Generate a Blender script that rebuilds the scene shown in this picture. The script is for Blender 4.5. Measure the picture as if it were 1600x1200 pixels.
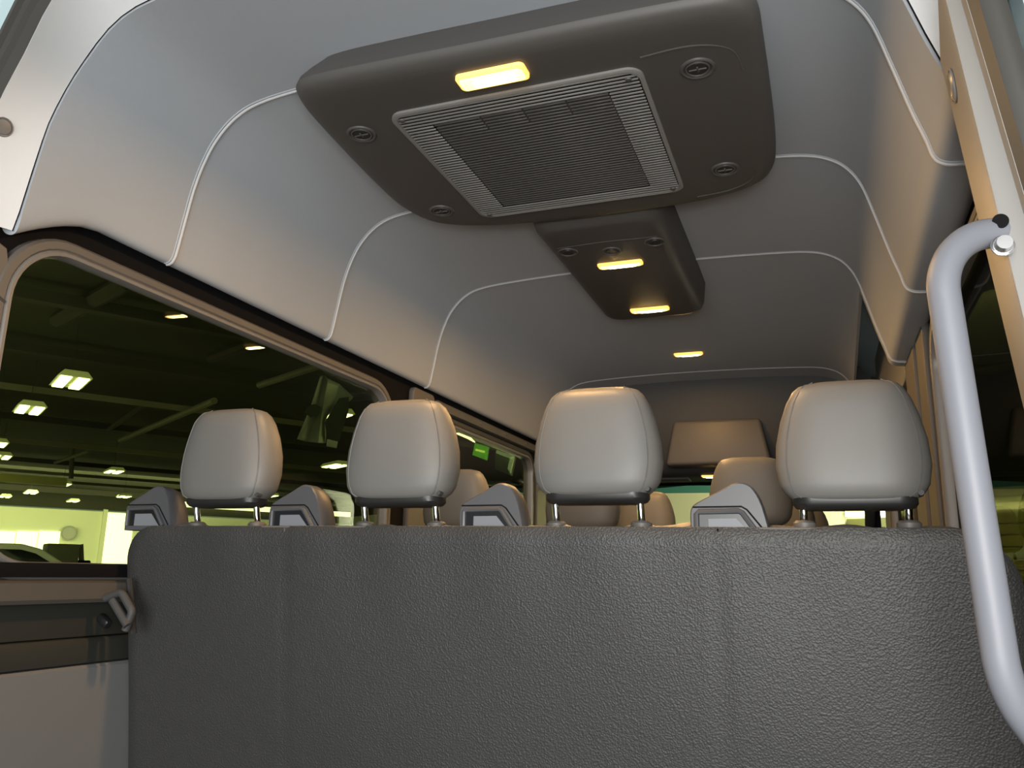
import bpy, bmesh, math, random
from mathutils import Vector, Matrix
random.seed(7)
S = bpy.context.scene
COL = S.collection
for _o in list(bpy.data.objects): bpy.data.objects.remove(_o)

# ------------------------------------------------------------------ camera
CAM = Vector((0.583, 0.0, 0.95))
F = 1283.7
def _setup():
    vy = (1290 - 800, 905 - 600); vx = (-2700 - 800, 820 - 600)
    Y = Vector((vy[0], -vy[1], -F)).normalized()
    X = -Vector((vx[0], -vx[1], -F)).normalized()
    X = (X - Y * X.dot(Y)).normalized()
    return X, Y, X.cross(Y)
RX, RY, RZ = _setup()
cam = bpy.data.cameras.new('camera'); co = bpy.data.objects.new('camera', cam); COL.objects.link(co)
cam.sensor_fit = 'HORIZONTAL'; cam.sensor_width = 36; cam.lens = F / 1600 * 36
cam.clip_start = 0.02; cam.clip_end = 400
m3 = Matrix((RX, RY, RZ))
co.matrix_world = Matrix.Translation(CAM) @ m3.to_4x4()
S.camera = co
def ray(px, py):
    d = Vector((px - 800, -(py - 600), -F)); return Vector((RX.dot(d), RY.dot(d), RZ.dot(d)))
def onY(px, py, y): d = ray(px, py); return CAM + d * (y / d.y)
def onX(px, py, x): d = ray(px, py); return CAM + d * ((x - CAM.x) / d.x)
def onZ(px, py, z): d = ray(px, py); return CAM + d * ((z - CAM.z) / d.z)

# ------------------------------------------------------------------ view, world, lights
S.view_settings.view_transform = 'Standard'; S.view_settings.look = 'None'
S.view_settings.gamma = 1; S.view_settings.use_curve_mapping = False
S.view_settings.exposure = 0.0
w = bpy.data.worlds.new('World'); S.world = w; w.use_nodes = True
w.node_tree.nodes['Background'].inputs[0].default_value = (0.62, 0.78, 0.86, 1)
w.node_tree.nodes['Background'].inputs[1].default_value = 0.5
def area(name, loc, target, sx, sy, power, col, parent=None, spread=180):
    l = bpy.data.lights.new(name, 'AREA'); l.shape = 'RECTANGLE'; l.size = sx; l.size_y = sy
    l.energy = power; l.color = col; l.spread = math.radians(spread)
    o = bpy.data.objects.new(name, l); COL.objects.link(o)
    o.location = loc
    o.rotation_euler = (Vector(target) - Vector(loc)).to_track_quat('-Z', 'Y').to_euler()
    if parent: o.parent = parent
    return o
area('bay_door_daylight', (0.9, -3.6, 1.0), (-0.1, 1.6, 1.5), 3.8, 2.8, 210, (1.0, 0.99, 0.96))
fl_ = bpy.data.lights.new('camera_flash', 'AREA'); fl_.shape = 'DISK'; fl_.size = .34; fl_.energy = 15; fl_.color = (1, .98, .95)
fo_ = bpy.data.objects.new('camera_flash', fl_); COL.objects.link(fo_); fo_.location = (.66, -.12, 1.02)
fo_.rotation_euler = (Vector((.35, 1.5, 1.35)) - fo_.location).to_track_quat('-Z', 'Y').to_euler()
WARM = (1.0, 0.56, 0.2)

# ------------------------------------------------------------------ materials
def mat(name, col, rough=0.5, metal=0.0, bump=None, bscale=300, bstr=0.2, var=0.0, vscale=8, spec=0.5, coat=0.0, kind='noise', emit=None, estr=0, sheen=0):
    m = bpy.data.materials.new(name); m.use_nodes = True
    nt = m.node_tree; b = nt.nodes['Principled BSDF']
    b.inputs['Base Color'].default_value = (*col, 1); b.inputs['Roughness'].default_value = rough
    b.inputs['Metallic'].default_value = metal; b.inputs['Specular IOR Level'].default_value = spec
    b.inputs['Coat Weight'].default_value = coat
    if sheen: b.inputs['Sheen Weight'].default_value = sheen
    tc = nt.nodes.new('ShaderNodeTexCoord')
    if var:
        n = nt.nodes.new('ShaderNodeTexNoise'); n.inputs['Scale'].default_value = vscale; n.inputs['Detail'].default_value = 5
        nt.links.new(tc.outputs['Object'], n.inputs['Vector'])
        mr = nt.nodes.new('ShaderNodeMapRange'); mr.inputs['To Min'].default_value = 1 - var; mr.inputs['To Max'].default_value = 1 + var
        nt.links.new(n.outputs['Fac'], mr.inputs['Value'])
        mx = nt.nodes.new('ShaderNodeVectorMath'); mx.operation = 'SCALE'
        mx.inputs[0].default_value = col; nt.links.new(mr.outputs[0], mx.inputs['Scale'])
        nt.links.new(mx.outputs[0], b.inputs['Base Color'])
    if bump:
        if kind == 'voronoi':
            n = nt.nodes.new('ShaderNodeTexVoronoi'); out = 'Distance'; n.feature = 'SMOOTH_F1'
        else:
            n = nt.nodes.new('ShaderNodeTexNoise'); out = 'Fac'; n.inputs['Detail'].default_value = 3
        n.inputs['Scale'].default_value = bscale
        nt.links.new(tc.outputs['Object'], n.inputs['Vector'])
        bp = nt.nodes.new('ShaderNodeBump'); bp.inputs['Strength'].default_value = bstr; bp.inputs['Distance'].default_value = bump
        nt.links.new(n.outputs[out], bp.inputs['Height']); nt.links.new(bp.outputs[0], b.inputs['Normal'])
    if emit:
        b.inputs['Emission Color'].default_value = (*emit, 1); b.inputs['Emission Strength'].default_value = estr
    return m
def glass(name, tint, refl=0.06, rough=0.0, k=.4):
    m = bpy.data.materials.new(name); m.use_nodes = True; nt = m.node_tree
    for n in list(nt.nodes): nt.nodes.remove(n)
    o = nt.nodes.new('ShaderNodeOutputMaterial'); t = nt.nodes.new('ShaderNodeBsdfTransparent'); g = nt.nodes.new('ShaderNodeBsdfGlossy')
    t.inputs[0].default_value = (*tint, 1); g.inputs['Roughness'].default_value = rough; g.inputs[0].default_value = (1, 1, 1, 1)
    f = nt.nodes.new('ShaderNodeFresnel'); f.inputs[0].default_value = 1.10 + refl
    x = nt.nodes.new('ShaderNodeMixShader')
    q = nt.nodes.new('ShaderNodeMath'); q.operation = 'MULTIPLY'; q.inputs[1].default_value = k; nt.links.new(f.outputs[0], q.inputs[0])
    nt.links.new(q.outputs[0], x.inputs[0]); nt.links.new(t.outputs[0], x.inputs[1]); nt.links.new(g.outputs[0], x.inputs[2])
    nt.links.new(x.outputs[0], o.inputs[0]); return m
M = {
 'headliner': mat('headliner fabric', (0.43, 0.46, 0.50), 0.92, bump=0.0012, bscale=900, bstr=0.35, var=0.03, vscale=3, spec=0.1, sheen=0.1),
 'welt': mat('piping cord', (0.58, 0.59, 0.60), 0.6, bump=0.0004, bscale=700),
 'rim': mat('pillar rim plastic', (0.74, 0.75, 0.76), 0.6, bump=0.0006, bscale=700, bstr=0.2, var=0.02),
 'ac': mat('moulded dark plastic', (0.085, 0.080, 0.075), 0.5, bump=0.0004, bscale=900, bstr=0.25, spec=0.45),
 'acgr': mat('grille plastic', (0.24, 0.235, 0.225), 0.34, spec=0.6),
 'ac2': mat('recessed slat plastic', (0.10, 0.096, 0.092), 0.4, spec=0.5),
 'acborder': mat('grille backing', (0.03, 0.029, 0.028), 0.45),
 'black': mat('black rubber', (0.005, 0.005, 0.006), 0.8, spec=0.15, bump=0.0004, bscale=500),
 'blackgloss': mat('black plastic', (0.012, 0.012, 0.013), 0.25),
 'trim': mat('grey trim plastic', (0.125, 0.115, 0.105), 0.5, bump=0.0004, bscale=600, bstr=0.2, var=0.05),
 'ledge': mat('brown grey ledge plastic', (0.10, 0.088, 0.072), 0.5, bump=0.0004, bscale=600, bstr=0.2, var=0.08),
 'lowdark': mat('dark lower trim plastic', (0.026, 0.027, 0.022), 0.6, bump=0.0004, bscale=600, bstr=0.2, var=0.1),
 'trimdark': mat('charcoal trim plastic', (0.055, 0.055, 0.055), 0.6, bump=0.0004, bscale=600, bstr=0.2),
 'trimlight': mat('light grey pillar plastic', (0.31, 0.305, 0.29), 0.45, bump=0.0004, bscale=600, bstr=0.15, var=0.03),
 'panel': mat('grey wall panel', (0.17, 0.172, 0.17), 0.75, bump=0.0008, bscale=500, bstr=0.3, var=0.04),
 'seal': mat('door rubber seal', (0.06, 0.058, 0.052), 0.6, bump=0.0006, bscale=80),
 'gasket': mat('window gasket', (0.20, 0.19, 0.18), 0.35, spec=0.6),
 'paint': mat('pale body paint', (0.62, 0.80, 0.84), 0.25, coat=0.6),
 'vinyl': mat('grained charcoal vinyl', (0.040, 0.040, 0.039), 0.5, bump=0.0018, bscale=330, bstr=0.6, var=0.10, vscale=30, kind='voronoi', spec=0.5),
 'leather': mat('grey leather', (0.160, 0.155, 0.145), 0.5, bump=0.0005, bscale=700, bstr=0.25, spec=0.5),
 'leatherside': mat('grey leather gusset', (0.13, 0.125, 0.118), 0.45, bump=0.0005, bscale=700, bstr=0.25),
 'stitch': mat('leather piping', (0.23, 0.22, 0.2), 0.5),
 'under': mat('headrest underside plastic', (0.02, 0.02, 0.02), 0.4),
 'chrome': mat('chrome', (0.75, 0.75, 0.74), 0.08, metal=1.0),
 'guide': mat('belt guide plastic', (0.075, 0.076, 0.082), 0.42, bump=0.0003, bscale=800),
 'guidein': mat('belt slot panel', (0.19, 0.20, 0.22), 0.5),
 'rail': mat('grey painted rail', (0.20, 0.21, 0.24), 0.5, spec=0.5),
 'steel': mat('bolt steel', (0.75, 0.75, 0.76), 0.25, metal=0.9),
 'lens': mat('lit lamp lens', (1, 0.8, 0.4), 0.3, emit=(1.0, 0.66, 0.20), estr=3.2),
 'lenshot': mat('glowing bulb behind lens', (1, 0.9, 0.6), 0.3, emit=(1.0, 0.80, 0.42), estr=26.0),
 'lensrim': mat('lamp lens rim', (1.0, 0.72, 0.3), 0.25, emit=(1.0, 0.50, 0.08), estr=1.6),
 'belt': mat('seat belt webbing', (0.02, 0.02, 0.02), 0.8),
 'floor': mat('van floor vinyl', (0.06, 0.06, 0.06), 0.6, var=0.1),
 'glassL': glass('green tinted privacy glass', (0.60, 0.63, 0.41), 0.05, k=.3),
 'glassR': glass('dark tinted privacy glass', (0.17, 0.17, 0.085), 0.0, k=.08),
 'glassF': glass('windshield glass', (0.97, 0.94, 0.62), 0.05),
 'band': glass('windshield shade band', (0.10, 0.30, 0.25), 0.05),
 'concrete': mat('workshop concrete', (0.25, 0.25, 0.24), 0.5, var=0.1, vscale=1),
 'wwall': mat('cream painted wall', (0.70, 0.72, 0.55), 0.9, var=0.04, vscale=0.4),
 'wceil': mat('dark workshop roof deck', (0.035, 0.035, 0.024), 0.9, var=0.5, vscale=0.35),
 'beam': mat('olive painted steel', (0.16, 0.155, 0.10), 0.7, var=0.1),
 'beamdark': mat('dark purlin steel', (0.035, 0.033, 0.025), 0.8),
 'wlamp': mat('fluorescent tubes', (1, 1, 0.9), 0.4, emit=(1.0, 1.0, 0.72), estr=9),
 'wlamph': mat('lamp housing', (0.45, 0.47, 0.3), 0.5, emit=(0.8, 0.9, 0.35), estr=0.25),
 'day': mat('bright daylight pane', (1, 1, 1), 0.4, emit=(1, 1, 0.95), estr=3.5),
 'car': mat('white car paint', (0.80, 0.82, 0.78), 0.25, coat=0.5),
 'cardark': mat('car glass', (0.015, 0.02, 0.02), 0.1),
 'machine': mat('grey machinery', (0.26, 0.26, 0.20), 0.6, var=0.3, vscale=3),
 'clock': mat('clock face', (0.35, 0.35, 0.33), 0.5),
 'cloth': mat('off white banner cloth', (0.6, 0.62, 0.5), 0.8, var=0.15, vscale=2),
 'clothdark': mat('dark banner print', (0.05, 0.06, 0.04), 0.8),
 'green': mat('lit green sign', (0.1, 0.4, 0.05), 0.5, emit=(0.16, 0.55, 0.05), estr=1.2),
 'greent': mat('lit sign lettering', (0.9, 1, 0.3), 0.5, emit=(0.8, 1.0, 0.25), estr=2.2),
 'screen': mat('lit screen edge', (.6, .65, .5), 0.5, emit=(.55, .68, .5), estr=.8),
 'door': mat('olive roll up door', (0.16, 0.17, 0.06), 0.7, var=0.1),
}

# ------------------------------------------------------------------ mesh helpers
def mk(name, verts, faces, m, parent=None, smooth=True, mats=None, fm=None):
    me = bpy.data.meshes.new(name); me.from_pydata([tuple(v) for v in verts], [], faces)
    for x in (mats or [m]): me.materials.append(x)
    if fm:
        for p, i in zip(me.polygons, fm): p.material_index = i
    bm = bmesh.new(); bm.from_mesh(me); bmesh.ops.recalc_face_normals(bm, faces=bm.faces); bm.to_mesh(me); bm.free()
    if smooth:
        me.polygons.foreach_set('use_smooth', [True] * len(me.polygons)); me.set_sharp_from_angle(angle=math.radians(38))
    o = bpy.data.objects.new(name, me); COL.objects.link(o)
    if parent: o.parent = parent
    return o
class MB:
    """collects shapes that end up in ONE mesh"""
    def __init__(s): s.v = []; s.f = []
    def add(s, v, f):
        n = len(s.v); s.v += [Vector(x) for x in v]; s.f += [tuple(i + n for i in q) for q in f]; return s
    def box(s, c, d, bev=0.0, seg=2, rot=None):
        bm = bmesh.new(); bmesh.ops.create_cube(bm, size=1)
        for v in bm.verts: v.co = Vector((v.co.x * d[0], v.co.y * d[1], v.co.z * d[2]))
        if bev: bmesh.ops.bevel(bm, geom=bm.edges[:], offset=bev, segments=seg, profile=0.5, affect='EDGES')
        if rot: 
            for v in bm.verts: v.co = rot @ v.co
        bm.verts.index_update()
        s.add([v.co + Vector(c) for v in bm.verts], [[v.index for v in f.verts] for f in bm.faces]); bm.free(); return s
    def tube(s, pts, r, seg=10, cap=True, closed=False):
        pts = [Vector(p) for p in pts]; n = len(pts); up = None; v = []
        for i, p in enumerate(pts):
            if closed: t = (pts[(i + 1) % n] - pts[i - 1]).normalized()
            else: t = (pts[min(i + 1, n - 1)] - pts[max(i - 1, 0)]).normalized()
            if up is None:
                up = Vector((0, 0, 1)) if abs(t.z) < 0.9 else Vector((1, 0, 0))
            a = (up - t * up.dot(t)).normalized(); b = t.cross(a); up = a
            rr = r[i] if isinstance(r, (list, tuple)) else r
            for k in range(seg):
                th = 2 * math.pi * k / seg; v.append(p + (a * math.cos(th) + b * math.sin(th)) * rr)
        f = []
        m = n if closed else n - 1
        for i in range(m):
            for k in range(seg):
                j = (i + 1) % n
                f.append((i * seg + k, i * seg + (k + 1) % seg, j * seg + (k + 1) % seg, j * seg + k))
        if cap and not closed: f.append(tuple(range(seg))); f.append(tuple((n - 1) * seg + k for k in range(seg)))
        return s.add(v, f)
    def loft(s, rings, caps=True, closed=True):
        n = len(rings[0]); v = [Vector(p) for r in rings for p in r]; f = []
        for i in range(len(rings) - 1):
            for k in range(n if closed else n - 1):
                f.append((i * n + k, i * n + (k + 1) % n, (i + 1) * n + (k + 1) % n, (i + 1) * n + k))
        if caps and closed: f.append(tuple(range(n))); f.append(tuple((len(rings) - 1) * n + k for k in range(n)))
        return s.add(v, f)
    def prism(s, poly, axis, a, b, bev=0):
        """poly: 2D points; axis 'x','y','z' extruded from a to b"""
        def P(u, v_, t): return {'x': (t, u, v_), 'y': (u, t, v_), 'z': (u, v_, t)}[axis]
        bm = bmesh.new(); n = len(poly)
        va = [bm.verts.new(P(u, q, a)) for u, q in poly]; vb = [bm.verts.new(P(u, q, b)) for u, q in poly]
        bm.faces.new(va); bm.faces.new(vb[::-1])
        for i in range(n): bm.faces.new((va[i], vb[i], vb[(i + 1) % n], va[(i + 1) % n]))
        bmesh.ops.recalc_face_normals(bm, faces=bm.faces)
        if bev: bmesh.ops.bevel(bm, geom=bm.edges[:], offset=bev, segments=3, profile=0.5, affect='EDGES', clamp_overlap=True)
        bm.verts.index_update()
        s.add([v.co.copy() for v in bm.verts], [[v.index for v in f.verts] for f in bm.faces]); bm.free(); return s
    def disc(s, c, r, h, axis=Vector((0, 0, 1)), seg=32, r2=None):
        axis = Vector(axis).normalized(); c = Vector(c)
        return s.tube([c, c + axis * h], [r, r if r2 is None else r2], seg)
    def ring(s, c, r, t, axis=(0, 0, 1), seg=32, sub=8):
        q = Vector(axis).to_track_quat('Z', 'Y'); pts = [Vector(c) + q @ Vector((r * math.cos(2 * math.pi * k / seg), r * math.sin(2 * math.pi * k / seg), 0)) for k in range(seg)]
        return s.tube(pts, t, sub, closed=True)
    def map(s, fn): s.v = [Vector(fn(p)) for p in s.v]; return s
    def build(s, name, m, parent=None, smooth=True): return mk(name, s.v, s.f, m, parent, smooth)
def rrect(cx, cy, hx, hy, r, n=6):
    r = min(r, hx - 1e-4, hy - 1e-4); p = []
    for sx, sy, a0 in ((1, 1, 0), (-1, 1, 90), (-1, -1, 180), (1, -1, 270)):
        for k in range(n + 1):
            a = math.radians(a0 + 90 * k / n); p.append((cx + sx * (hx - r) + r * math.cos(a), cy + sy * (hy - r) + r * math.sin(a)))
    return p
def plate(outer, holes, thick, bevel=0.0):
    """flat plate with holes -> (verts, faces) in uv plane, thickness along +-w"""
    cu = bpy.data.curves.new('tmp', 'CURVE'); cu.dimensions = '2D'; cu.fill_mode = 'BOTH'; cu.extrude = thick / 2 - bevel; cu.bevel_depth = bevel; cu.bevel_resolution = 1
    for loop in [outer] + holes:
        sp = cu.splines.new('POLY'); sp.points.add(len(loop) - 1); sp.use_cyclic_u = True
        for q, (u, v) in zip(sp.points, loop): q.co = (u, v, 0, 1)
    o = bpy.data.objects.new('tmp', cu); COL.objects.link(o)
    me = bpy.data.meshes.new_from_object(o.evaluated_get(bpy.context.evaluated_depsgraph_get()))
    v = [x.co.copy() for x in me.vertices]; f = [tuple(p.vertices) for p in me.polygons]
    bpy.data.objects.remove(o); bpy.data.curves.remove(cu); bpy.data.meshes.remove(me)
    return v, f
def smoothpath(pts, n=8):
    pts = [Vector(p) for p in pts]; out = []
    P = [pts[0]] + pts + [pts[-1]]
    for i in range(1, len(P) - 2):
        for k in range(n):
            t = k / n; p0, p1, p2, p3 = P[i - 1], P[i], P[i + 1], P[i + 2]
            out.append(0.5 * ((2 * p1) + (-p0 + p2) * t + (2 * p0 - 5 * p1 + 4 * p2 - p3) * t * t + (-p0 + 3 * p1 - 3 * p2 + p3) * t ** 3))
    out.append(pts[-1]); return out
def fillet(pts, rads, n=10):
    pts = [Vector(p) for p in pts]; out = [pts[0]]
    for i in range(1, len(pts) - 1):
        a = (pts[i - 1] - pts[i]).normalized(); b = (pts[i + 1] - pts[i]).normalized(); r = rads[i - 1]
        ang = a.angle(b); d = r / math.tan(ang / 2); p = pts[i] + a * d; q = pts[i] + b * d
        c = pts[i] + (a + b).normalized() * (r / math.sin(ang / 2))
        for k in range(n + 1):
            t = k / n; u = (p - c).slerp(q - c, t) if False else ((p - c) * math.sin((1 - t) * (math.pi - ang)) + (q - c) * math.sin(t * (math.pi - ang))) / math.sin(math.pi - ang)
            out.append(c + u)
    out.append(pts[-1]); return out
def empty(name, loc, label=None, cat=None, group=None, rz=0):
    o = bpy.data.objects.new(name, None); COL.objects.link(o); o.location = loc; o.rotation_euler.z = rz
    o.empty_display_size = 0.05
    return tag(o, label, cat, group)
def tag(o, label=None, cat=None, group=None, kind=None):
    if label: o['label'] = label
    if cat: o['category'] = cat
    if group: o['group'] = group
    if kind: o['kind'] = kind
    return o
def copy_tree(o, parent=None):
    c = o.copy(); COL.objects.link(c)
    if parent: c.parent = parent
    for ch in list(o.children): copy_tree(ch, c)
    return c
def struct(o, label, cat): return tag(o, label, cat, kind='structure')

# ------------------------------------------------------------------ van shell: headliner ("ceiling")
PROF_L = [(-.90, 1.71), (-.885, 1.677), (-.868, 1.667), (-.855, 1.672), (-.847, 1.70), (-.834, 1.77), (-.818, 1.85), (-.795, 1.92), (-.762, 1.98), (-.71, 2.03), (-.64, 2.058), (-.5, 2.072), (-.25, 2.082), (0, 2.085)]
PROF_R = [(.25, 2.082), (.5, 2.072), (.60, 2.060), (.66, 2.036), (.70, 2.0), (.73, 1.945), (.757, 1.85), (.782, 1.755), (.799, 1.70), (.807, 1.668), (.818, 1.656), (.838, 1.652), (.87, 1.655), (.90, 1.70)]
def prof_pt(x, z, y):
    k = .018 * (y - 1.46) if x > 0 else 0
    drop = 0 if y < 3 else min(.045, .04 * (y - 3) ** 1.2) * max(0, (z - 1.7) / .38)
    dip = 0
    if x < 0 and z < 1.80 and y < 1.25: dip = .080 * ((1.25 - y) / .18) ** 1.5 * min(1, (1.80 - z) / .11)
    return Vector((x * (1 + k), y, z - drop - dip))
def smooth2(pr):
    return [(p.x, p.y) for p in smoothpath([(a, b, 0) for a, b in pr], 4)]
PF = smooth2(PROF_L + PROF_R)
XR_CUT = [i for i, p in enumerate(PF) if p[0] > .74][0]
# rear edge of the headliner: it starts further forward the higher it is
def rear_y(x, z):
    return 1.055 + max(0, min(.035, (z - 1.70) * .13)) + (.19 * min(1, x / .7) if x > 0 else 0)
def shell(ys, lo, hi, offs):
    v = []; f = []; n = hi - lo
    for j, y in enumerate(ys):
        for i in range(lo, hi):
            x, z = PF[i]; yy = max(y, rear_y(x, z) + .0008 * j)
            p = prof_pt(x, z, yy); v.append(p)
    for j in range(len(ys) - 1):
        for i in range(n - 1): f.append((j * n + i, j * n + i + 1, (j + 1) * n + i + 1, (j + 1) * n + i))
    return v, f
v1, f1 = shell([0, 1.085, 1.11, 1.14, 1.17, 1.21, 1.26, 1.35, 1.46, 1.6, 1.8, 1.95, 2.145, 2.3, 2.5, 2.7, 2.93], 0, len(PF), 0)
v2, f2 = shell([2.93, 3.2, 3.6, 4.0, 4.3, 4.62], 0, XR_CUT, 0)
mb = MB().add(v1, f1).add(v2, f2)
ceil_ = mb.build('ceiling', M['headliner'])
bm = bmesh.new(); bm.from_mesh(ceil_.data); bmesh.ops.remove_doubles(bm, verts=bm.verts, dist=1e-4); bmesh.ops.recalc_face_normals(bm, faces=bm.faces); bm.to_mesh(ceil_.data); bm.free()
sol = ceil_.modifiers.new('thick', 'SOLIDIFY'); sol.thickness = 0.012; sol.offset = 0
es_ = ceil_.modifiers.new('edges', 'EDGE_SPLIT'); es_.split_angle = math.radians(50)
struct(ceil_, 'blue grey fabric headliner curving down both sides of the van', 'ceiling')
# welted seams across the headliner
for y in (1.462, 2.15, 2.865, 4.40):
    lo, hi = (0, len(PF)) if y < 2.93 else (0, XR_CUT)
    idx = [i for i in range(lo, hi) if -.872 < PF[i][0] < .86]
    pts = [prof_pt(PF[i][0], PF[i][1], y) for i in idx]
    cx = Vector((0, y, 1.75)); nn = []
    for q in range(len(pts)):
        t_ = (pts[min(q + 1, len(pts) - 1)] - pts[max(q - 1, 0)]).normalized(); nn.append(Vector((t_.z, 0, -t_.x)))
    pts = [p + n_ * .0068 for p, n_ in zip(pts, nn)]
    MB().tube(pts, .0038 if y < 2.9 else .003, 8).build('welt', M['welt'], ceil_)
    pts2 = [p + Vector((0, -.0075, 0)) - n_ * .0008 for p, n_ in zip(pts, nn)]
    MB().tube(pts2, .0022, 6).build('seam_fold', M['headliner'], ceil_)

# roof outer skin, so no daylight gets in from above
roof = MB()
rp = [(-.97, 1.0), (-.96, 1.6), (-.90, 2.0), (-.75, 2.16), (0, 2.2), (.75, 2.16), (.90, 2.0), (.96, 1.6), (.97, 1.0)]
roof.loft([[Vector((x, y, z)) for x, z in rp[1:-1]] for y in (1.06, 4.5)] + [[Vector((x, 5.3, min(z, 1.75) if False else z - max(0, z - 1.6) * .4)) for x, z in rp[1:-1]]], closed=False)
ro = roof.build('trim_1', M['paint']); s_ = ro.modifiers.new('t', 'SOLIDIFY'); s_.thickness = .01
struct(ro, 'painted outer roof shell over the headliner', 'roof')

# rear end trim: light grey rim between the headliner and the door seal
def strip(name, lines, m, parent=None, thick=.004):
    v = [p for l in lines for p in l]; n = len(lines[0]); f = []
    for j in range(len(lines) - 1):
        for i in range(n - 1): f.append((j * n + i, j * n + i + 1, (j + 1) * n + i + 1, (j + 1) * n + i))
    o = mk(name, v, f, m, parent); s = o.modifiers.new('t', 'SOLIDIFY'); s.thickness = thick; s.offset = 0; e = o.modifiers.new('edges', 'EDGE_SPLIT'); e.split_angle = math.radians(50); return o

rimA = [prof_pt(x, z, rear_y(x, z) - .003) for x, z in PF if -.86 < x < .82]
RIM_B = [(-.882, 1.58), (-.868, 1.70), (-.839, 1.805), (-.792, 1.90), (-.745, 2.0), (-.66, 2.10), (-.5, 2.145), (0, 2.16), (.5, 2.145), (.68, 2.08), (.765, 1.93), (.80, 1.76), (.81, 1.61)]
def resample(pl, n):
    L = [0]
    for a, b in zip(pl, pl[1:]): L.append(L[-1] + (Vector(b) - Vector(a)).length)
    out = []
    for k in range(n):
        t = L[-1] * k / (n - 1); i = max(0, min(len(pl) - 2, next((j - 1 for j, l in enumerate(L) if l >= t and j > 0), len(pl) - 2)))
        u = (t - L[i]) / max(1e-9, L[i + 1] - L[i]); out.append(Vector(pl[i]).lerp(Vector(pl[i + 1]), u))
    return out
ringB = smoothpath([(x, .97, z) for x, z in RIM_B], 5)
N = 60
A_ = resample(rimA, N); B_ = resample(ringB, N)
midr = []
for a, b in zip(A_, B_):
    m_ = a.lerp(b, .5) if a.x < .5 else a + Vector((.05 * min(1, (a.x - .5) / .2), -.012, 0)); c_ = Vector((0, m_.y, 1.5)); midr.append(m_ + (m_ - c_).normalized() * .006)
rim = strip('trim_2', [A_, midr, B_], M['rim'])
struct(rim, 'light grey plastic rim around the rear opening', 'trim')
gap = MB().tube([a + Vector((0, 0, 0)) for a in A_], .0022, 6).build('gap_shadow_line', M['black'], rim)  # black bead drawn in for the shade of the gap along the rim
def clip_on(q0, q1, q2, q3, c, r, name, m, par, side=1):
    """round push clip lying on the plane of three points; c = its centre"""
    n_ = (q1 - q0).cross(q2 - q0).normalized()
    if n_.dot(CAM - c) < 0: n_ = -n_
    c = c + n_ * ((q0 - c).dot(n_) + .002)
    MB().tube([c, c + n_ * .003, c + n_ * .0055, c + n_ * .006], [r, r, r * .82, r * .3], 28).ring(c + n_ * .002, r * 1.12, .0016, axis=n_, seg=28).build(name, m, par)
kk = min(range(N // 2), key=lambda k: abs(midr[k].z - 1.79))
clip_on(midr[kk], B_[kk], midr[kk + 2], None, onY(18, 200, midr[kk].lerp(B_[kk], .55).y), .0155, 'clip_button', M['gasket'], rim)
# ribbed rubber door seal outside the rim
def outw(p, d):
    c_ = Vector((0, p.y, 1.45)); e = (p - c_); e.y = 0; return p + e.normalized() * d
rows = []
for d, y in ((0, .97), (.006, .955), (.02, .952), (.026, .965), (.034, .95), (.05, .948), (.054, .960), (.062, .95), (.068, .955), (.070, .99)):
    rows.append([outw(Vector((p.x, y, p.z)), d) for p in B_])
sl = strip('trim_3', rows, M['seal'], thick=.003)
struct(sl, 'ribbed dark rubber seal of the rear door opening', 'seal')

# right rear pillar: inner face, rear face, edge and seal (profile swept down)
PIL = {  # x at z=1.70 and x at z=1.30 plus depth, from the rear opening inwards
}
def line3(p0, p1, Y, z0, z1, n=10, bow=0):
    a = onY(p0[0], p0[1], Y); b = onY(p1[0], p1[1], Y); out = []
    for k in range(n):
        z = z0 + (z1 - z0) * k / (n - 1); t = (z - a.z) / (b.z - a.z); out.append(Vector((a.x + (b.x - a.x) * t, Y, z)))
    return out
zt = 1.69
b0 = line3((1468, 80), (1533, 350), 1.16, zt - .03, .80)
b1 = line3((1484, 25), (1562, 350), 1.012, zt + .0, .80)
b2 = line3((1504, 0), (1592, 300), .998, zt + .02, .80)
b3 = line3((1513, 0), (1602, 300), .972, zt + .02, .80)
bm1 = [a.lerp(b, .08) + Vector((.0, -.001, 0)) for a, b in zip(b1, b2)]
bin_ = [p + Vector((.085, .05, 0)) for p in b0]
pil = strip('trim_4', [bin_, b0, [a.lerp(b, .93) + Vector((-.001, 0, 0)) for a, b in zip(b0, b1)], bm1, [a.lerp(b, .9) for a, b in zip(b1, b2)], b2, b3], M['trimlight'], thick=.004)
struct(pil, 'light grey plastic cover of the right rear pillar', 'pillar')
clip_on(b0[2], b1[2], b0[5], None, onY(1500, 131, 1.09), .019, 'clip_button', M['gasket'], pil)
rows = []
for d, y in ((0, .972), (.006, .955), (.014, .95), (.024, .95), (.031, .955), (.035, .97)):
    rows.append([p + Vector((d, y - p.y, .0)) for p in b3])
s2 = strip('trim_5', rows, M['seal'], thick=.003)
struct(s2, 'dark rubber seal along the right rear door opening', 'seal')

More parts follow.
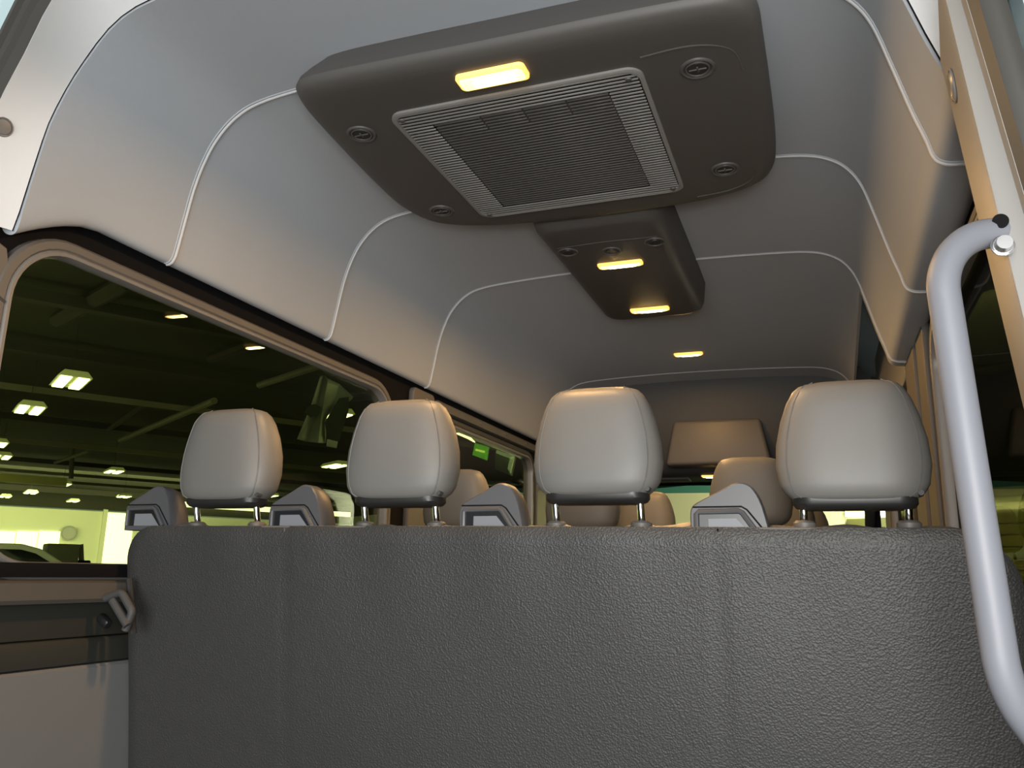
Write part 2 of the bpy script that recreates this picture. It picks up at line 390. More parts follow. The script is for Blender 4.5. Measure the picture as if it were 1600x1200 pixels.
# open rear doors in pale paint
def rear_door(n, sgn, pts, lab):
    # pts: plan points (x,y) of the open leaf; leaning inwards towards the top
    mbd = MB(); rings = []
    for z, dx in ((-.35, .0), (.95, 0), (1.35, -.012), (1.6, -.045), (1.9, -.095), (2.15, -.15)):
        rings.append([Vector((x + sgn * dx, y, z)) for x, y in pts])
    o = mbd.loft(rings).build(n, M['paint']); struct(o, lab, 'door'); return o
for n_, sg_, lab, hx in (('door_1', -1, 'pale blue painted rear door folded open beside the left rear pillar', lambda z: .905 - max(0, z - 1.55) * .15), ('door_2', 1, 'pale blue painted rear door folded open beside the right rear pillar', lambda z: .87 - max(0, z - 1.3) * .10)):
    rings = []
    for z in (-.3, .9, 1.3, 1.6, 1.85, 2.05, 2.16):
        a_, b_ = hx(z), 1.62 - max(0, z - 1.5) * .2
        rings.append([Vector((sg_ * x, y, z)) for x, y in ((a_, .985), (a_ + .03, .97), (b_ - .03, .97), (b_, .985), (b_, 1.03), (a_, 1.03))])
    dd = MB().loft(rings).build(n_, M['paint']); struct(dd, lab, 'door')
    MB().tube([(sg_ * (hx(z) + .05 + .03 * (z - 1.6)), .968, z) for z in (.9, 1.5, 1.8, 2.0, 2.1)], .008, 8).build('door_crease', M['paint'], dd)

# ------------------------------------------------------------------ side walls and windows
def side_window(name, sx, y0, y1, z0, z1, rt, rb, gm, lab, ringm, wall_x=.885, ringw=.033):
    """glass pane + inner gasket + raised frame ring on side sx (+1/-1)"""
    cy, cz, hy, hz = (y0 + y1) / 2, (z0 + z1) / 2, (y1 - y0) / 2, (z1 - z0) / 2
    def loop(e):
        return rrect(cy, cz, hy + e, hz + e, rt + e, 10)
    root = empty(name, (sx * wall_x, cy, z0)); struct(root, lab, 'window')
    def put(v, x): return [Vector((sx * x + 0 * q.x, q.x, q.y)) - Vector(root.location) for q in v]
    # frame ring
    L = [[Vector((x, a, b)) for a, b in loop(e)] for x, e in ((wall_x + .03, ringw + .004), (wall_x - .004, ringw), (wall_x - .010, ringw - .006), (wall_x - .010, .012), (wall_x - .002, .004), (wall_x + .03, .003))]
    m_ = MB().loft(L, caps=False).map(lambda p: Vector((sx * p.x, p.y, p.z)) - root.location); m_.build('frame', ringm, root)
    L = [[Vector((x, a, b)) for a, b in loop(e)] for x, e in ((wall_x + .02, .010), (wall_x - .006, .009), (wall_x - .011, .004), (wall_x - .010, -.003), (wall_x - .002, -.006), (wall_x + .02, -.006))]
    m_ = MB().loft(L, caps=False).map(lambda p: Vector((sx * p.x, p.y, p.z)) - root.location); m_.build('gasket', M['gasket'], root)
    v, f = plate(loop(.004), [], .004)
    MB().add([Vector((sx * (wall_x + .018 + q.z), q.x, q.y)) - root.location for q in v], f).build('pane', gm, root, smooth=False)
    return root
WIN_L = [(1.085, 2.625, .945, 1.583, .13), (3.02, 4.22, .945, 1.556, .08)]
WIN_R = [(1.27, 2.33, .925, 1.585, .10), (3.12, 4.05, .925, 1.556, .08)]
def side_wall(name, sx, wins, lab, x=.905):
    outer = [(.975, .90), (6.1, .90), (6.1, 2.05 if sx > 0 else 1.72), (2.94, 2.05 if sx > 0 else 1.72), (2.94, 1.72), (1.05, 1.72), (.975, 1.66)]
    holes = [rrect((a + b) / 2, (c + d) / 2, (b - a) / 2 + .006, (d - c) / 2 + .006, r, 8) for a, b, c, d, r in wins] + [rrect(5.02, 1.21, .42, .29, .12, 6)]
    v, f = plate(outer, holes, .02)
    mb_ = MB().add([Vector((sx * (x + q.z), q.x, q.y)) for q in v], f)
    # lower body panels below the belt line
    mb2 = MB()
    return mb_.build(name, M['black']), mb2
wl, _ = side_wall('wall_left', -1, WIN_L, '')
struct(wl, 'black inner side panel around the left windows', 'wall')
wr, _ = side_wall('wall_right', 1, WIN_R, '')
struct(wr, 'black inner side panel around the right windows', 'wall')
def run(name, prof, y0, y1, m, parent=None, thick=None, sx=-1):
    mb_ = MB().prism([(p[0] * -sx * -1 if False else sx * p[0], p[1]) for p in prof], 'y', y0, y1) if False else MB()
    a = [Vector((sx * x, y0, z)) for x, z in prof]; b = [Vector((sx * x, y1, z)) for x, z in prof]
    mb_.loft([a, b]); return mb_.build(name, m, parent)
for sx, wall in ((-1, wl), (1, wr)):
    run('window_sill', [(.925, .951), (.872, .949), (.866, .940), (.866, .922), (.925, .918)], .99, 6.05, M['black'], wall, sx=sx)
    run('ledge_trim', [(.94, .918), (.872, .916), (.864, .910), (.862, .878), (.868, .870), (.94, .868)], .99, 6.05, M['ledge'], wall, sx=sx)
    run('recess_panel', [(.94, .869), (.897, .868), (.893, .80), (.94, .798)], .99, 6.05, M['lowdark'], wall, sx=sx)
    run('lower_trim', [(.94, .799), (.880, .797), (.874, .790), (.872, .748), (.94, .745)], .99, 6.05, M['lowdark'], wall, sx=sx)
    run('lower_panel', [(.94, .746), (.872, .744), (.866, .738), (.862, .30), (.862, 0), (.94, 0)], .99, 6.05, M['panel'], wall, sx=sx)
# left D pillar lower cover (brown-grey plastic behind the rear of the first window)
dp = [onX(0, 340, -.865), onX(14, 352, -.868), onX(28, 372, -.872)]
v, f = plate([(.985, .93), (1.055, .93), (1.05, 1.30), (1.06, 1.42), (1.075, 1.50), (1.062, 1.545), (.985, 1.57)], [], .012, .003)
lp = MB().add([Vector((-.884 + q.z, q.x, q.y)) for q in v], f).build('trim_6', M['trim'])
struct(lp, 'grey brown plastic cover beside the left rear window', 'pillar')
MB().tube([(-.877, .99, 1.475), (-.877, 1.075, 1.44)], .004, 8).build('seam_bead', M['trimdark'], lp)
w1 = side_window('window_1', -1, *WIN_L[0][:4], .13, .13, M['glassL'], 'large tinted rear left window looking into the workshop', M['trim'])
w2 = side_window('window_2', -1, *WIN_L[1][:4], .08, .08, M['glassL'], 'tinted second left window beyond the row of headrests', M['trimdark'])
w3 = side_window('window_3', 1, *WIN_R[0][:4], .10, .10, M['glassR'], 'dark rear right window behind the grab rail', M['trim'])
w4 = side_window('window_4', 1, *WIN_R[1][:4], .08, .08, M['glassR'], 'right middle window of the sliding door', M['trimdark'])
# pillars between the windows
def pillar(name, sx, y0, y1, z0, z1, m, lab, bulge=.022):
    v, f = plate(rrect((y0 + y1) / 2, (z0 + z1) / 2, (y1 - y0) / 2, (z1 - z0) / 2, .02), [], bulge, .005)
    o = MB().add([Vector((sx * (.885 + q.z), q.x, q.y)) for q in v], f).build(name, m); return struct(o, lab, 'pillar')
pillar('trim_7', -1, 2.79, 2.97, .93, 1.645, M['trim'], 'tan lit pillar trim between the two left windows')
pillar('trim_8', 1, 2.46, 2.62, .93, 1.66, M['trim'], 'grey ribbed pillar trim in front of the rear right window')
pillar('trim_9', 1, 2.68, 2.92, .93, 1.66, M['trim'], 'plain pillar trim at the front end of the right headliner', .03)
pillar('trim_10', 1, 3.0, 4.3, 1.62, 2.03, M['trimlight'], 'light panel above the sliding door opening', .02)
pillar('trim_11', -1, 4.30, 4.46, .93, 1.645, M['trim'], 'grey pillar trim behind the driver seat')
pillar('trim_12', 1, 4.12, 4.42, .93, 1.645, M['trim'], 'grey pillar trim behind the front passenger seat')
# header rail with screws above the second left window
hr = run('trim_13', [(.93, 1.640), (.872, 1.636), (.866, 1.628), (.870, 1.602), (.878, 1.598), (.93, 1.598)], 3.0, 4.35, M['trim'], None, sx=-1)
struct(hr, 'brown grey header rail with screws above the second left window', 'trim')
for y in (3.45, 3.78, 4.08): MB().disc((-.868, y, 1.618), .007, .004, axis=(1, 0, 0), seg=12).build('screw', M['steel'], hr)
# floor
fl = MB().box((0, 3.5, -.02), (1.84, 5.1, .04)).build('floor', M['floor']); struct(fl, 'dark vinyl floor of the van', 'floor')

# ------------------------------------------------------------------ cab front
bk = MB()
prf = [(4.60, 2.05), (4.605, 1.98), (4.62, 1.85), (4.65, 1.72), (4.70, 1.60), (4.735, 1.54), (4.78, 1.515), (4.95, 1.52), (5.28, 1.53), (5.28, 1.60), (4.9, 1.9), (4.66, 2.1)]
bk.loft([[Vector((x, y, z)) for y, z in prf] for x in (-.87, .87)])
bko = bk.build('wall_front', M['trimdark']); struct(bko, 'dark overhead storage bulkhead above the cab', 'wall')
MB().prism([(-.22, 1.55), (-.17, 1.80), (.30, 1.80), (.35, 1.55)], 'y', 4.585, 4.78, .02).build('lamplit_patch', M['trim'], bko)  # lighter trapezoid: lamp light on the bulkhead put into shape and colour
MB().box((-.35, 4.95, 1.512), (.42, .16, .018), .006).build('sun_visor', M['trimdark'], bko)
MB().box((.40, 4.95, 1.512), (.42, .16, .018), .006).build('sun_visor', M['trimdark'], bko)
ws = empty('window_5', (0, 5.3, 1.52)); struct(ws, 'windshield with a green shade band at the front of the van', 'window')
def wsq(z0, z1, name, m, dy=0):
    def p(x, z): 
        y = 5.3 + (1.52 - z) * 1.05; return Vector((x * (1 - 0 * z), y + .06 * (1 - (x / .85) ** 2) + dy, z)) - ws.location
    xs = [-.84 + .12 * k for k in range(15)]; v = [p(x, z) for z in (z0, z1) for x in xs]; n = len(xs)
    o = mk(name, v, [(i, i + 1, n + i + 1, n + i) for i in range(n - 1)], m, ws); return o
wsq(.80, 1.475, 'pane', M['glassF']); wsq(1.475, 1.53, 'shade_band', M['band'])
for sx in (-1, 1):
    MB().tube([(sx * .86, 5.3, 1.54), (sx * .865, 5.65, 1.19), (sx * .87, 6.0, .83)], .035, 10).build('front_pillar', M['trimdark'], ws).location = -ws.location
MB().tube([(-.86, 5.31, 1.532), (0, 5.37, 1.532), (.86, 5.31, 1.532)], .014, 8).build('header_seal', M['black'], ws).location = -ws.location
dash = MB().prism([(5.2, .55), (5.15, .80), (5.25, .88), (5.5, .90), (5.95, .80), (5.98, .55)], 'x', -.86, .86, .02).build('dashboard', M['trimdark'])
tag(dash, 'dark dashboard under the windshield at the front of the van', 'dashboard')
mir = empty('rear_view_mirror', (0.02, 5.28, 1.45), 'small dark mirror housing hanging at the top of the windshield', 'mirror')
MB().box((0, -.02, -.03), (.09, .03, .045), .012).build('mirror_head', M['blackgloss'], mir)
MB().tube([(0, .0, -.02), (0, .03, .06)], .006, 8).build('stem', M['black'], mir)

# ------------------------------------------------------------------ dome lamps
def lamp_geo(root, c, hx, hy, depth=.007, power=4.0, lightname='lamp_light', pr='dome_light', tilt=None):
    """a lit lens part with rim and bulb as children and a real light under it; c in root-local coordinates"""
    c = Vector(c)
    L = []
    for dz, e in ((.004, 0), (-depth * .6, 0), (-depth, -.004)):
        L.append([Vector((x, y, c.z + dz)) for x, y in rrect(c.x, c.y, hx + e, hy + e, hy * .45, 6)])
    lens = MB().loft(L).build(pr, M['lensrim'], root)
    L = []
    for dz, e in ((-depth - .0005, -.006), (-depth - .003, -.010)):
        L.append([Vector((x, y, c.z + dz)) for x, y in rrect(c.x, c.y, hx + e, hy + e, hy * .4, 6)])
    MB().loft(L).build('lens', M['lens'], lens)
    L = []
    for dz, e in ((-depth - .003, 0), (-depth - .0045, -.003)):
        L.append([Vector((x, y, c.z + dz)) for x, y in rrect(c.x + hx * .08, c.y, hx * .62 + e, hy * .52 + e, hy * .3, 6)])
    MB().loft(L).build('bulb_glow', M['lenshot'], lens)
    l = bpy.data.lights.new(lightname, 'AREA'); l.shape = 'RECTANGLE'; l.size = hx * 1.7; l.size_y = hy * 1.6; l.energy = power; l.color = WARM
    o = bpy.data.objects.new(lightname, l); COL.objects.link(o); o.parent = root; o.location = (c.x, c.y, c.z - depth - .008)
    return lens

# ------------------------------------------------------------------ ceiling air conditioning unit
ac = empty('air_conditioning_unit', (0, 1.78, 2.075), 'large dark rounded ceiling unit with a slatted grille and four round vents', 'air conditioner')
ACO = Vector(ac.location)
ACP = [(.531, 1.45), (.534, 1.65), (.534, 1.85), (.525, 2.0), (.487, 2.08), (.40, 2.125), (.26, 2.148), (0, 2.152), (-.16, 2.14), (-.33, 2.11), (-.444, 2.05), (-.488, 1.95), (-.495, 1.84), (-.485, 1.66), (-.472, 1.50), (-.457, 1.38), (-.43, 1.318), (-.37, 1.30), (-.2, 1.302), (0, 1.308), (.25, 1.312), (.43, 1.32), (.50, 1.34), (.527, 1.385)]
_c = [(p.x, p.y) for p in smoothpath([(a, b, 0) for a, b in ACP + ACP[:1]], 4)][:-1]
def acring(z, e, rear=0.0):
    """outline of the housing at height z, inset by e, rear edge set forward by rear"""
    out = []
    for x, y in _c:
        X = .018 + (x - .018) * (1 - e / .51); Y = 1.73 + (y - 1.73) * (1 - e / .42)
        if rear: Y += rear * max(0, min(1, (1.73 - Y) / .38))
        out.append(Vector((X, Y, z)))
    return out
L = [acring(2.098, .02, .075), acring(2.06, .012, .055), acring(2.02, .004, .030), acring(1.990, .0, .012), acring(1.972, .001, .002), acring(1.962, .006), acring(1.955, .015), acring(1.950, .030), acring(1.948, .05), acring(1.948, .09)]
MB().loft(L).map(lambda p: p - ACO).build('housing', M['ac'], ac)
# soft raised corner creases on the right
MB().tube(smoothpath([Vector((.30, 1.43, 1.948)) - ACO, Vector((.40, 1.425, 1.948)) - ACO, Vector((.47, 1.46, 1.949)) - ACO, Vector((.487, 1.54, 1.95)) - ACO], 6), .0022, 6).build('corner_crease', M['ac'], ac)
MB().tube(smoothpath([Vector((.475, 1.93, 1.95)) - ACO, Vector((.47, 2.02, 1.949)) - ACO, Vector((.41, 2.07, 1.948)) - ACO, Vector((.32, 2.085, 1.948)) - ACO], 6), .0022, 6).build('corner_crease', M['ac'], ac)
# grille
gx, gy, ghx, ghy = .008, 1.742, .284, .285
gz = 1.944
gr = MB()
L = []
for z, e in ((1.950, .004), (gz - .001, .004), (gz - .003, 0), (gz - .003, -.005), (gz, -.007), (1.950, -.007)):
    L.append([Vector((x, y, z)) - ACO for x, y in rrect(gx, gy, ghx + e, ghy + e, .035, 6)])
gro = MB().loft(L, caps=False).build('grille', M['acgr'], ac)
sl = MB(); slm = MB(); ns = 46
for k in range(ns):
    y = gy - ghy + .010 + (2 * ghy - .020) * k / (ns - 1)
    edge = min(y - (gy - ghy), (gy + ghy) - y); hx = ghx - .008 - max(0, .028 - edge) * .55
    segs = [(gx - hx, gx + hx)]
    if 5 <= k <= 9:
        cuts = [gx - .09, gx + .01, gx + .11]; xs = [gx - hx] + [c for q in cuts for c in (q - .002, q + .002)] + [gx + hx]
        segs = [(xs[i], xs[i + 1]) for i in range(0, len(xs), 2)]
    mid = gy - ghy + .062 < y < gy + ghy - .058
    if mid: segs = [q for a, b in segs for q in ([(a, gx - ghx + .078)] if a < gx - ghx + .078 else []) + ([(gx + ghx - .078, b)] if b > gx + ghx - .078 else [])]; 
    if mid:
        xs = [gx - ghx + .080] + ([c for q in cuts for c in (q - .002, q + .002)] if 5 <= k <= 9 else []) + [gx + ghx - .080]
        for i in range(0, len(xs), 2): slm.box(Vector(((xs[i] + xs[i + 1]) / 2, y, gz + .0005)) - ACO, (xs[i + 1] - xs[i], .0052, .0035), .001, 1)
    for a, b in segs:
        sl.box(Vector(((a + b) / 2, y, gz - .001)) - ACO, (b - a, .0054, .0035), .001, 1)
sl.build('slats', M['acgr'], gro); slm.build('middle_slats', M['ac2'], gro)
# backing: ledge around, coloured black to darken the slat gaps, dark filter in the middle
v, f = plate(rrect(gx, gy, ghx - .006, ghy - .006, .03, 5), [rrect(gx, gy + .01, ghx - .075, ghy - .055, .04, 5)], .002)
MB().add([Vector((q.x, q.y, gz + .0045 + q.z)) - ACO for q in v], f).build('ledge', M['black'], gro, smooth=False)
MB().box(Vector((gx, gy + .01, gz + .006)) - ACO, (2 * (ghx - .07), 2 * (ghy - .05), .002)).build('filter', M['black'], gro)
for x, y in ((gx - ghx + .022, gy - ghy + .022), (gx + ghx - .028, gy - ghy + .028), (gx + ghx - .024, gy + ghy - .024), (gx - ghx + .024, gy + ghy - .022)):
    MB().disc(Vector((x, y, gz - .003)) - ACO, .0075, -.003, seg=16, r2=.006).disc(Vector((x, y, gz - .0062)) - ACO, .003, -.0005, seg=6).build('screw', M['ac'], gro)
for x, y in ((-.378, 1.512), (.402, 1.502), (.407, 1.950), (-.378, 1.953)):
    vent = MB().ring(Vector((x, y, 1.948)) - ACO, .031, .0045, seg=36).ring(Vector((x, y, 1.946)) - ACO, .023, .0025, seg=36).build('round_vent', M['ac'], ac)
    mv = MB().disc(Vector((x, y, 1.950)) - ACO, .022, -.005, seg=32, r2=.019)
    mv.build('vent_disc', M['acborder'], vent)
    mv = MB().box(Vector((x, y, 1.9445)) - ACO, (.036, .004, .003), .001).box(Vector((x, y, 1.9445)) - ACO, (.004, .018, .003), .001)
    mv.build('vent_louver', M['ac'], vent)
lamp_geo(ac, Vector((.0, 1.393, 1.945)) - ACO, .0755, .027, power=10)

# ------------------------------------------------------------------ narrow console behind the unit
cs = empty('overhead_console', (0, 2.6, 2.075), 'narrow dark ceiling console with two lit lamps behind the ceiling unit', 'ceiling console')
CSO = Vector(cs.location)
rings = []
for z, e in ((2.09, -.004), (2.05, 0), (1.995, .004), (1.972, .012), (1.958, .030), (1.955, .045)):
    r_ = []
    for x, y in rrect(.004, 2.67, .203 - e, .50 - e, .055, 7):
        zz = z
        r_.append(Vector((x, y, zz)) - CSO)
    rings.append(r_)
MB().loft(rings).build('housing', M['ac'], cs)
MB().tube([Vector((-.155, 2.335, 1.955)) - CSO, Vector((0, 2.325, 1.954)) - CSO, Vector((.165, 2.335, 1.955)) - CSO], .0015, 6).build('panel_seam', M['ac'], cs)
for x, y in ((-.129, 2.372), (.006, 2.405), (.150, 2.372)):
    vent = MB().ring(Vector((x, y, 1.954)) - CSO, .029, .0035, seg=30).build('round_vent', M['ac'], cs)
    MB().disc(Vector((x, y, 1.957)) - CSO, .020, -.006, seg=28, r2=.017).build('vent_disc', M['acborder'], vent)
lamp_geo(cs, Vector((.007, 2.520, 1.953)) - CSO, .0745, .020, power=6.5)
lamp_geo(cs, Vector((.007, 3.020, 1.953)) - CSO, .0745, .020, power=6.5)
# free ceiling lamp and cab lamp
cl = empty('ceiling_lamp', (.005, 4.03, 2.036), 'small lit oval lamp alone on the headliner beyond the console', 'lamp')
lamp_geo(cl, (0, 0, 0), .070, .022, power=5, pr='lamp_frame')
cl2 = empty('cab_lamp', (-.0, 4.80, 1.513), 'tiny glowing cab lamp just left of a far headrest', 'lamp')
lamp_geo(cl2, (0, 0, 0), .05, .02, power=1.2, pr='lamp_frame')

# ------------------------------------------------------------------ headrest
def interp(tab, t):
    for (a, *va), (b, *vb) in zip(tab, tab[1:]):
        if t <= b: u = (t - a) / (b - a); u = max(0, u); u = u * u * (3 - 2 * u) * .35 + u * .65; return [x + (y - x) * u for x, y in zip(va, vb)]
    return tab[-1][1:]
HT = [(0, .084, .028), (.02, .094, .038), (.06, .107, .046), (.14, .116, .051), (.30, .1215, .054), (.50, .119, .054), (.70, .110, .051), (.85, .099, .046), (.94, .089, .038), (.985, .079, .028), (1.0, .070, .018)]
HH = .200
def make_headrest(parent, x, y, z, detail=True):
    """back face at -y; origin under the middle of the pad; returns the pad"""
    O = Vector((x, y, z)); mbp = MB(); rings = []
    n = 36
    def secpt(t, a):
        hw, hd = interp(HT, t); cy = .045 + .006 * math.sin(t * 3); ca, sa = math.cos(a), math.sin(a)
        px = hw * math.copysign(abs(ca) ** (2 / 3.2), ca); py = hd * math.copysign(abs(sa) ** (2 / 3.0), sa)
        if sa < 0:
            py = -hd * abs(sa) ** .62; q_ = hw * .93 * math.copysign(abs(ca) ** .60, ca); px = q_ + (px - q_) * (1 - abs(sa))
        return Vector((px, cy + py, HH * t))
    def sec(t): return [secpt(t, 2 * math.pi * k / n) for k in range(n)]
    ts = [0, .008, .02, .04, .08, .14, .22, .3, .4, .5, .6, .7, .78, .85, .90, .94, .965, .985, 1.0]
    R = [sec(t) for t in ts]
    # domed ends
    def shrink(r, s_, dz): c_ = sum(r, Vector()) / len(r); return [c_ + (p - c_) * s_ + Vector((0, 0, dz)) for p in r]
    R = [shrink(R[0], .6, -.003)] + R + [shrink(R[-1], .75, .0035), shrink(R[-1], .3, .005)]
    pad = MB().loft(R).map(lambda p: p + O).build('headrest', M['leather'], parent)
    if detail:
        # piping along both edges of the back panel
        for sgn in (-1, 1):
            pts = []
            for t in [0.01, .03, .06, .1, .16, .24, .34, .45, .56, .67, .77, .86, .92, .96, .985, .998]:
                q_ = secpt(t, math.radians(-36)); pts.append(Vector((sgn * q_.x, q_.y, q_.z)) + O)
            top = [Vector((sgn * .054, .036, HH + .0035)) + O]
            MB().tube(smoothpath(pts + top, 3), .0013, 6).build('piping', M['leatherside'], pad)
        MB().loft([[Vector((a, b, c_)) + O for a, b in rrect(0, .048, .092 + e, .032 + e, .03, 6)] for c_, e in ((.006, .004), (-.004, .004), (-.010, 0), (-.013, -.008))]).build('underside', M['under'], pad)
        pb = Vector((.098, .030, .012)) + O
        MB().disc(pb, .006, -.012, axis=(0, 1, 0), seg=14, r2=.0045).build('release_button', M['trimdark'], pad)
    return pad
def posts(pad, x, y, zt, zb, sep=.160, lean=.012, y0=.048):
    for s_ in (-1, 1):
        p = MB().tube([(x + s_ * sep / 2, y + y0, zt + .006), (x + s_ * sep / 2, y + y0 - .002, zt - .012), (x + s_ * sep / 2, y + y0 + lean, zb - .01)], .0068, 14)
        p.build('post', M['chrome'], pad)

# ------------------------------------------------------------------ rear bench
TOPZ, BY, LEAN = 1.037, 1.430, .15
bench = empty('rear_bench_seat', (0, 1.70, 0), 'wide charcoal grained four-place rear bench seen from behind with four grey headrests', 'seat')
BO = Vector(bench.location)
def by(z, x=0): return BY + LEAN * (TOPZ - z) + (.03 * max(0, (-x - .3)) * (TOPZ - z) if x < 0 else 0)
# back cover: rounded panel
HXB = .857
def bback(e, d, zb=.40):
    o = []
    for x, z in rrect(.0, (TOPZ + zb) / 2, HXB - e, (TOPZ - zb) / 2 - e, .075, 8):
        r_ = x
        o.append(Vector((x, by(z, x) + d, z)))
    return o
def cover_pts():
    # subdivided sheet so that grooves and slight padding can be modelled
    xs = [-HXB + 2 * HXB * i / 120 for i in range(121)]; zs = [.40 + (TOPZ - .40) * j / 40 for j in range(41)]
    v = []; f = []
    for j, z in enumerate(zs):
        for i, x in enumerate(xs):
            # rounded corner clamp
            rr = .075 if x < 0 else .095; hx = HXB
            cx_ = hx - rr; cz_ = TOPZ - rr; X, Z = x, z
            if abs(X) > cx_ and Z > cz_:
                dx, dz = abs(X) - cx_, Z - cz_; mx = max(dx, dz); l = math.hypot(dx, dz)
                if l > 1e-6: dx, dz = dx / l * mx, dz / l * mx
                X = math.copysign(cx_ + dx, X); Z = cz_ + dz
            ed = min(HXB - abs(X), TOPZ - Z)
            if abs(x) > cx_ and z > cz_: ed = rr - math.hypot(abs(X) - cx_, Z - cz_)
            d = .007 * max(0, 1 - ed / .010) ** 2
            for sx_, amp in ((-.446, .002), (.418, .003)):
                d += amp * math.exp(-((X - sx_) / .006) ** 2)
            d += .0022 * math.sin(X * 7 + 1) * math.cos(Z * 9) + .0015 * math.sin(X * 31 + Z * 4) * max(0, 1 - (TOPZ - Z) / .25)
            v.append(Vector((X, by(Z, X) + d, Z)))
    n = len(xs)
    for j in range(len(zs) - 1):
        for i in range(n - 1): f.append((j * n + i, j * n + i + 1, (j + 1) * n + i + 1, (j + 1) * n + i))
    return v, f
v, f = cover_pts()
cv = MB().add(v, f).map(lambda p: p - BO - Vector((0, 0, .006 + .004 * max(0, p.x)))).build('back_cover', M['vinyl'], bench)
sm = cv.modifiers.new('t', 'SOLIDIFY'); sm.thickness = .006; sm.offset = 1; e_ = cv.modifiers.new('edges', 'EDGE_SPLIT'); e_.split_angle = math.radians(50)
# seams
for sx_, zb in ((-.446, .40), (.418, .40)):
    pts = [Vector((sx_, by(z, sx_) + .0004, z)) - BO for z in [zb + (TOPZ - .008 - zb) * k / 14 for k in range(15)]]
    MB().tube(pts, .0016, 6).build('cover_seam', M['trim'] if sx_ < 0 else M['black'], cv)
# rim piping along the top edge
rp_ = [Vector((x, by(z, x) + .006, z)) - BO for x, z in ([(-HXB, .42), (-HXB, .7), (-HXB, TOPZ - .075)] + [(-HXB + .075 - .075 * math.cos(a), TOPZ - .075 + .075 * math.sin(a)) for a in [math.radians(9 * k) for k in range(1, 11)]] + [(-.5 + .1 * k, TOPZ) for k in range(12)] + [(HXB - .095 + .095 * math.sin(a), TOPZ - .095 + .095 * math.cos(a)) for a in [math.radians(9 * k) for k in range(11)]] + [(HXB, .8), (HXB, .42)])]
MB().tube([p - Vector((0, 0, .006 + .004 * max(0, p.x))) for p in rp_], .0028, 8).build('edge_piping', M['trim'], cv)
# padded seat back (leather) in front of the cover, gently wavy on top
wv = MB(); secs = []
for i in range(97):
    x = -HXB + .012 + (2 * HXB - .024) * i / 96
    h = TOPZ - .004 + .004 * math.sin(x * 23) + .004 * math.sin(x * 51 + 1)
    for c_ in (-.6355, -.21, .198, .635): h += -.006 * math.exp(-((x - c_ + .0) / .05) ** 2)
    ex = HXB - abs(x); h -= .07 * max(0, 1 - ex / .07) ** 2
    b_ = by(TOPZ) + .020
    pr = [(b_, .42), (b_, h - .02), (b_ + .010, h - .004), (b_ + .03, h + .004), (b_ + .06, h + .003), (b_ + .09, h - .012), (b_ + .105, h - .05), (b_ + .13, .6), (b_ + .16, .42)]
    secs.append([Vector((x, y_ + LEAN * .9 * max(0, TOPZ - z_) * (0 if k in (7, 8) else 1), z_)) - BO for k, (y_, z_) in enumerate(pr)])
wv.loft(secs).build('backrest', M['leather'], bench)
MB().box(Vector((0, 1.86, .40)) - BO, (1.68, .50, .13), .04, 4).build('cushion', M['leather'], bench)
for x in (-.62, .0, .62):
    MB().box(Vector((x, 1.82, .17)) - BO, (.05, .40, .345), .008).build('leg', M['trimdark'], bench)
for x, z in ((-.6355, 1.088), (-.2098, 1.086), (.198, 1.088), (.635, 1.075)):
    pad = make_headrest(bench, x - BO.x, 1.432 - BO.y, z)
    posts(pad, x, 1.432 - BO.y, z, TOPZ)
    for s_ in (-1, 1):
        MB().tube([(x + s_ * .080, 1.486 - BO.y, TOPZ - .004), (x + s_ * .080, 1.486 - BO.y, TOPZ + .004), (x + s_ * .080, 1.486 - BO.y, TOPZ + .008)], [.019, .019, .014], 20).build('post_bezel', M['trim'], pad)
def belt_guide(x, zb, w=.125, h=.078):
    y0 = 1.444 - BO.y
    k = w / .125; q = h / .078
    # front profile, swept back and shrinking
    P = [(-.064, -.02), (-.065, .018), (-.063, .034), (-.053, .044), (-.02, .061), (.004, .074), (.016, .078), (.030, .076), (.042, .066), (.055, .038), (.068, -.02)]
    P = [(p.x, p.y) for p in smoothpath([(a, b, 0) for a, b in P], 3)]
    rings = []
    for dy, sx_, sz_, ox in ((0, .97, .96, 0), (.003, 1, 1, 0), (.03, 1.0, 1.0, .001), (.052, .96, .92, .002), (.066, .86, .74, .002), (.072, .6, .4, .002)):
        rings.append([Vector((x + (px * sx_ + ox) * k, y0 + dy, zb + (pz * sz_) * q)) for px, pz in P])
    g = MB().loft(rings).build('belt_guide', M['guide'], bench)
    bz = [(-.054, -.010), (-.054, .024), (-.050, .028), (.016, .029), (.022, .026), (.047, -.010)]
    pts = [Vector((x + a * k, y0 - .002, zb + b * q)) for a, b in bz]
    MB().tube(pts, .0048, 8).build('slot_bezel', M['guide'], g)
    MB().tube([Vector((x - .060 * k, y0 - .0005, zb + .036 * q)), Vector((x + .021 * k, y0 - .0005, zb + .0365 * q)), Vector((x + .030 * k, y0 - .0005, zb + .031 * q)), Vector((x + .060 * k, y0 - .0005, zb - .008 * q))], .0014, 6).build('split_line', M['black'], g)
    v, f = plate([(x + a * k, zb + b * q) for a, b in [(-.034, -.010), (-.034, .016), (.012, .0165), (.036, -.010)]], [], .003)
    MB().add([Vector((p.x, y0 + p.z - .001, p.y)) for p in v], f).build('slot_panel', M['guidein'], g)
    v, f = plate([(x + a * k, zb + b * q) for a, b in [(-.052, -.010), (-.052, .026), (.016, .027), (.044, -.010)]], [], .002)
    MB().add([Vector((p.x, y0 + p.z - .0005, p.y)) for p in v], f).build('slot_recess', M['blackgloss'], g)
    return g
for x, z in ((-.818, 1.044), (-.432, 1.040), (.002, 1.036), (.436, 1.030)):
    belt_guide(x, z)

